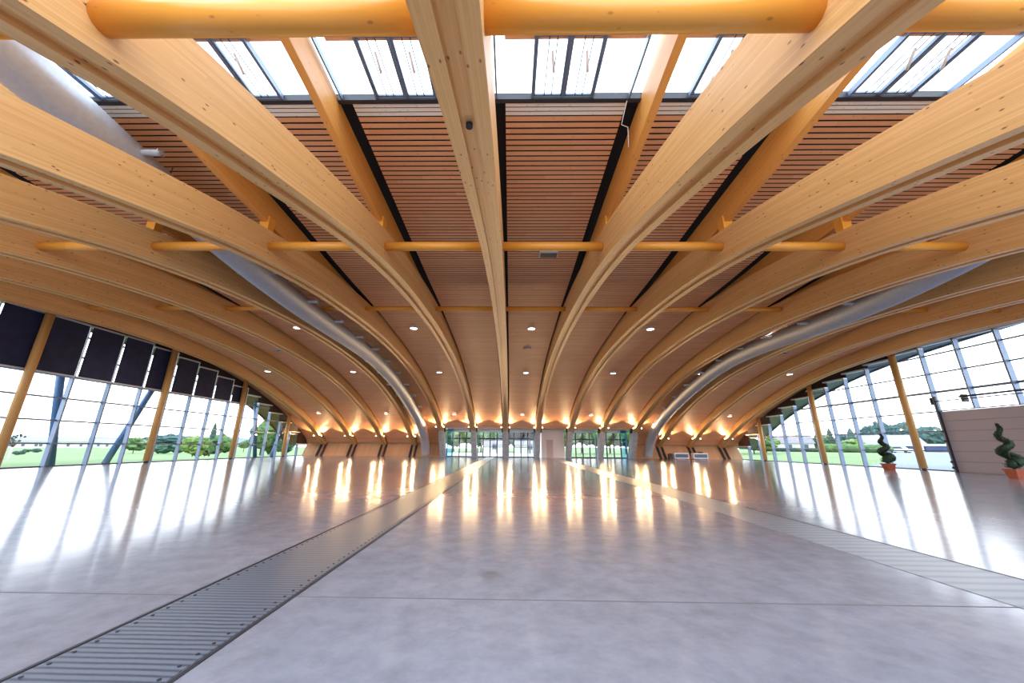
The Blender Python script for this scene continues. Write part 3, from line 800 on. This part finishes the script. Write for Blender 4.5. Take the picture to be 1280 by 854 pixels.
def hedge(a0, a1, d, h, gi, lab):
    b = MB(); n = 14
    for k in range(n+1):
        a = a0+(a1-a0)*k/n; x, y = polar(a, d); b.blob((x, y, ground_z(x, y)+h*.5), h*.62, 2, .14, (1.5, 1, 1))
    tag(b.build('clipped_hedge', GREENS[gi]), lab, 'hedge')
hedge(33.6, 38.6, 120, .9, 3, 'low dark hedge in front of the gabled houses')
hedge(39.2, 42.3, 120, 1.7, 0, 'bright green hedge below the round bush')
hedge(42.6, 44.2, 120, 1.6, 0, 'short green hedge below the long pale roofed building')
def rect_building():
    x, y = polar(44.1, 172); r = empty('long_building', (x, y, ground_z(x, y)), 'long building with a pale mauve roof in front of the woods', 'building', None, -math.radians(44.1))
    b = MB(); b.box(-8.5, 8.5, -4, 4, 0, 2.4); b.build('wall', plain('cream_wall', (.34, .30, .24), .8), r)
    b = MB(); b.face([(-9, -4.6, 2.2), (9.4, -4.6, 2.2), (7.6, 0, 5.2), (-7.6, 0, 5.2)]); b.face([(-9, 4.6, 2.2), (9.4, 4.6, 2.2), (7.6, 0, 5.2), (-7.6, 0, 5.2)])
    b.face([(9.4, -4.6, 2.2), (9.4, 4.6, 2.2), (7.6, 0, 5.2)]); b.build('roof', plain('mauve_roof', (.25, .23, .28), .8), r)
    b = MB(); b.box(-8, 8, -4.65, -4.55, 1.5, 1.9); b.build('eave_shadow_strip', M_EAVE, r)  # solid dark strip standing in for the shade under the eave
rect_building()
wl = [(42.6, 240, 10), (43.4, 236, 12), (44.2, 232, 13.5), (45.0, 238, 12.5), (45.8, 230, 12), (46.4, 235, 11)]
for k, (az, d, h) in enumerate(wl):
    tree(az, d, h, 9, 4, 'bluish dark woodland tree behind the pale roof, %s from its left end' % ORD[k+1], trunk=.03, group='woodland behind the pale roof')
tree(47.5, 230, 10.5, 10, 4, 'large round bluish tree standing alone right of the first pillar', trunk=.03)
house(47.2, 250, 8, 6, 2, 1.2, 'small white house below the large round tree')
house(48.6, 280, 7, 6, 1.8, 1.2, 'small white house right of the large round tree')
x, y = polar(46.6, 130); r = empty('carport_building', (x, y, ground_z(x, y)), 'long low pale carport with dark openings across the car park', 'building', None, -math.radians(46.6))
b = MB(); b.box(-10, 12, -3, 3, 0, .25); b.box(-10, 12, 2.7, 3, 0, 1.9); b.box(-10, 12, -3, 3, 1.55, 2.0); b.build('shell', M_HWALL, r)
for k, q in enumerate((-9.8, -5, .4, 5, 8)):
    b = MB(); b.box(q, q+.3, -3, -2.7, 0, 1.6); b.build('post', M_WHITE, r)
for q0, q1 in ((-4.7, .3), (.9, 4.9), (5.2, 7.9)):
    b = MB(); b.box(q0, q1, -2.75, -2.7, .3, 1.5); b.build('dark_opening', plain('navy_opening', (.02, .05, .14), .3), r)
# white car by the carport
x, y = polar(45.2, 124); r = empty('car', (x, y, ground_z(x, y)), 'small white car parked left of the low carport', 'car', None, .4)
b = MB(); b.prism_yz([(-1.9, .3), (-1.9, .8), (-1.1, .95), (-.6, 1.45), (1.2, 1.45), (1.8, .95), (2.0, .85), (2.0, .3)], -.8, .8); b.build('car_body', M_WHITE, r)
b = MB(); b.prism_yz([(-.95, .97), (-.55, 1.38), (1.1, 1.38), (1.55, .97)], -.82, .82); b.build('car_window', M_HWIN, r)
for wy in (-1.2, 1.3):
    for wx in (-.75, .75):
        b = MB(); b.tube([(wx-.1, wy, .3), (wx+.1, wy, .3)], .3, 14); b.build('wheel', M_STEELD, r)
# trees behind the entrance
bk = [(-8.5, 96, 9, 8, 2), (-6.6, 104, 11, 9, 0), (-4.4, 92, 8, 8, 0), (-2.6, 100, 10, 8, 1), (-.6, 110, 9, 9, 0), (1.6, 98, 8, 8, 1), (3.6, 104, 9, 8, 0), (8.6, 84, 9, 8, 0), (10.6, 92, 10, 9, 1), (12.6, 84, 8, 7, 0), (14.6, 90, 9, 8, 2), (16.8, 88, 8.5, 8, 0)]
for k, (az, d, h, w, gi) in enumerate(bk):
    tree(az, d, h, w, gi, 'green tree behind the glass entrance, %s from the left' % ORD[k+1], trunk=.12, z0=-.15, group='trees behind the entrance')
b = MB(); b.box(-2.2, 4.6, 74, 77, 2.6, 3.1); cn = b.build('entrance_canopy', M_STEELD); tag(cn, 'dark flat canopy on posts outside the middle entrance doors', 'canopy')
for q in (-2, 4.4):
    b = MB(); b.box(q-.12, q+.12, 74.2, 74.4, -.1, 2.6); b.build('post', M_STEELD, cn)
for az, d, w, lab in ((3.0, 90, 7, 'pale low shed behind the middle entrance doors'), (-2.4, 88, 5, 'small grey shed behind the second entrance door')):
    house(az, d, w, 4, 2.0, .8, lab)
# slanted steel struts outside the left facade
for y0, y1, z1, lab in ((23.3, 21.6, 8.9, 'nearer'), (26.4, 29.4, 8.4, 'second')):
    b = MB(); b.tube([(-27.6, y0, -.15), (-27.6, y1, z1)], .2, 16)
    tag(b.build('steel_strut', M_BLUESTEEL), 'slanted blue steel strut outside the left facade, the %s of the near pair' % lab, 'strut', 'steel struts outside the left facade')
for y0, y1, z1, lab in ((42.0, 40.4, 5.9, 'nearer'), (44.8, 46.2, 3.5, 'farther')):
    b = MB(); b.tube([(-27.6, y0, -.15), (-27.6, y1, z1)], .2, 16)
    tag(b.build('steel_strut', M_BLUESTEEL), 'slanted blue steel strut outside the left facade by the last pillar, the %s one' % lab, 'strut', 'steel struts outside the left facade')

# ------------------------------------------------------------------ world, camera
w = bpy.data.worlds.new('sky'); SC.world = w; w.use_nodes = True
nt = w.node_tree; bg = nt.nodes['Background']
tc = nt.nodes.new('ShaderNodeTexCoord'); sp = nt.nodes.new('ShaderNodeSeparateXYZ'); nt.links.new(tc.outputs['Generated'], sp.inputs[0])
rp = nt.nodes.new('ShaderNodeValToRGB'); e = rp.color_ramp.elements
e[0].position = 0; e[0].color = (.90, .95, 1, 1); e[1].position = .6; e[1].color = (.70, .85, 1, 1)
nt.links.new(sp.outputs['Z'], rp.inputs['Fac']); nt.links.new(rp.outputs[0], bg.inputs['Color'])
bg.inputs['Strength'].default_value = 2.7

cam = bpy.data.cameras.new('camera'); co = bpy.data.objects.new('camera', cam); COL.objects.link(co); SC.camera = co
f, pi_, ro, ya, cx = 457.3957, .2789, .0087, -.0158, 631.56
cam.sensor_fit = 'HORIZONTAL'; cam.sensor_width = 36; cam.lens = f/1280*36; cam.shift_x = (640-cx)/1280; cam.clip_end = 2000; cam.clip_start = .05
cy, sy = math.cos(ya), math.sin(ya)
fw0 = Vector((sy, cy, 0)); rt0 = Vector((cy, -sy, 0)); up0 = Vector((0, 0, 1))
fw = fw0*math.cos(pi_)+up0*math.sin(pi_); up = -fw0*math.sin(pi_)+up0*math.cos(pi_)
rt = rt0*math.cos(ro)+up*math.sin(ro); u2 = -rt0*math.sin(ro)+up*math.cos(ro)
M = Matrix((rt, u2, -fw)).transposed().to_4x4(); M.translation = Vector((.1509*S, 0, .3403*S)); co.matrix_world = M

SC.view_settings.view_transform = 'Standard'; SC.view_settings.look = 'None'; SC.view_settings.gamma = 1
SC.view_settings.use_curve_mapping = False; SC.view_settings.exposure = .98
SC.cycles.max_bounces = 14; SC.cycles.diffuse_bounces = 7; SC.cycles.transparent_max_bounces = 16; SC.cycles.glossy_bounces = 4
SC.cycles.sample_clamp_indirect = 8; SC.cycles.caustics_reflective = False; SC.cycles.caustics_refractive = False
SC.cycles.use_denoising = True
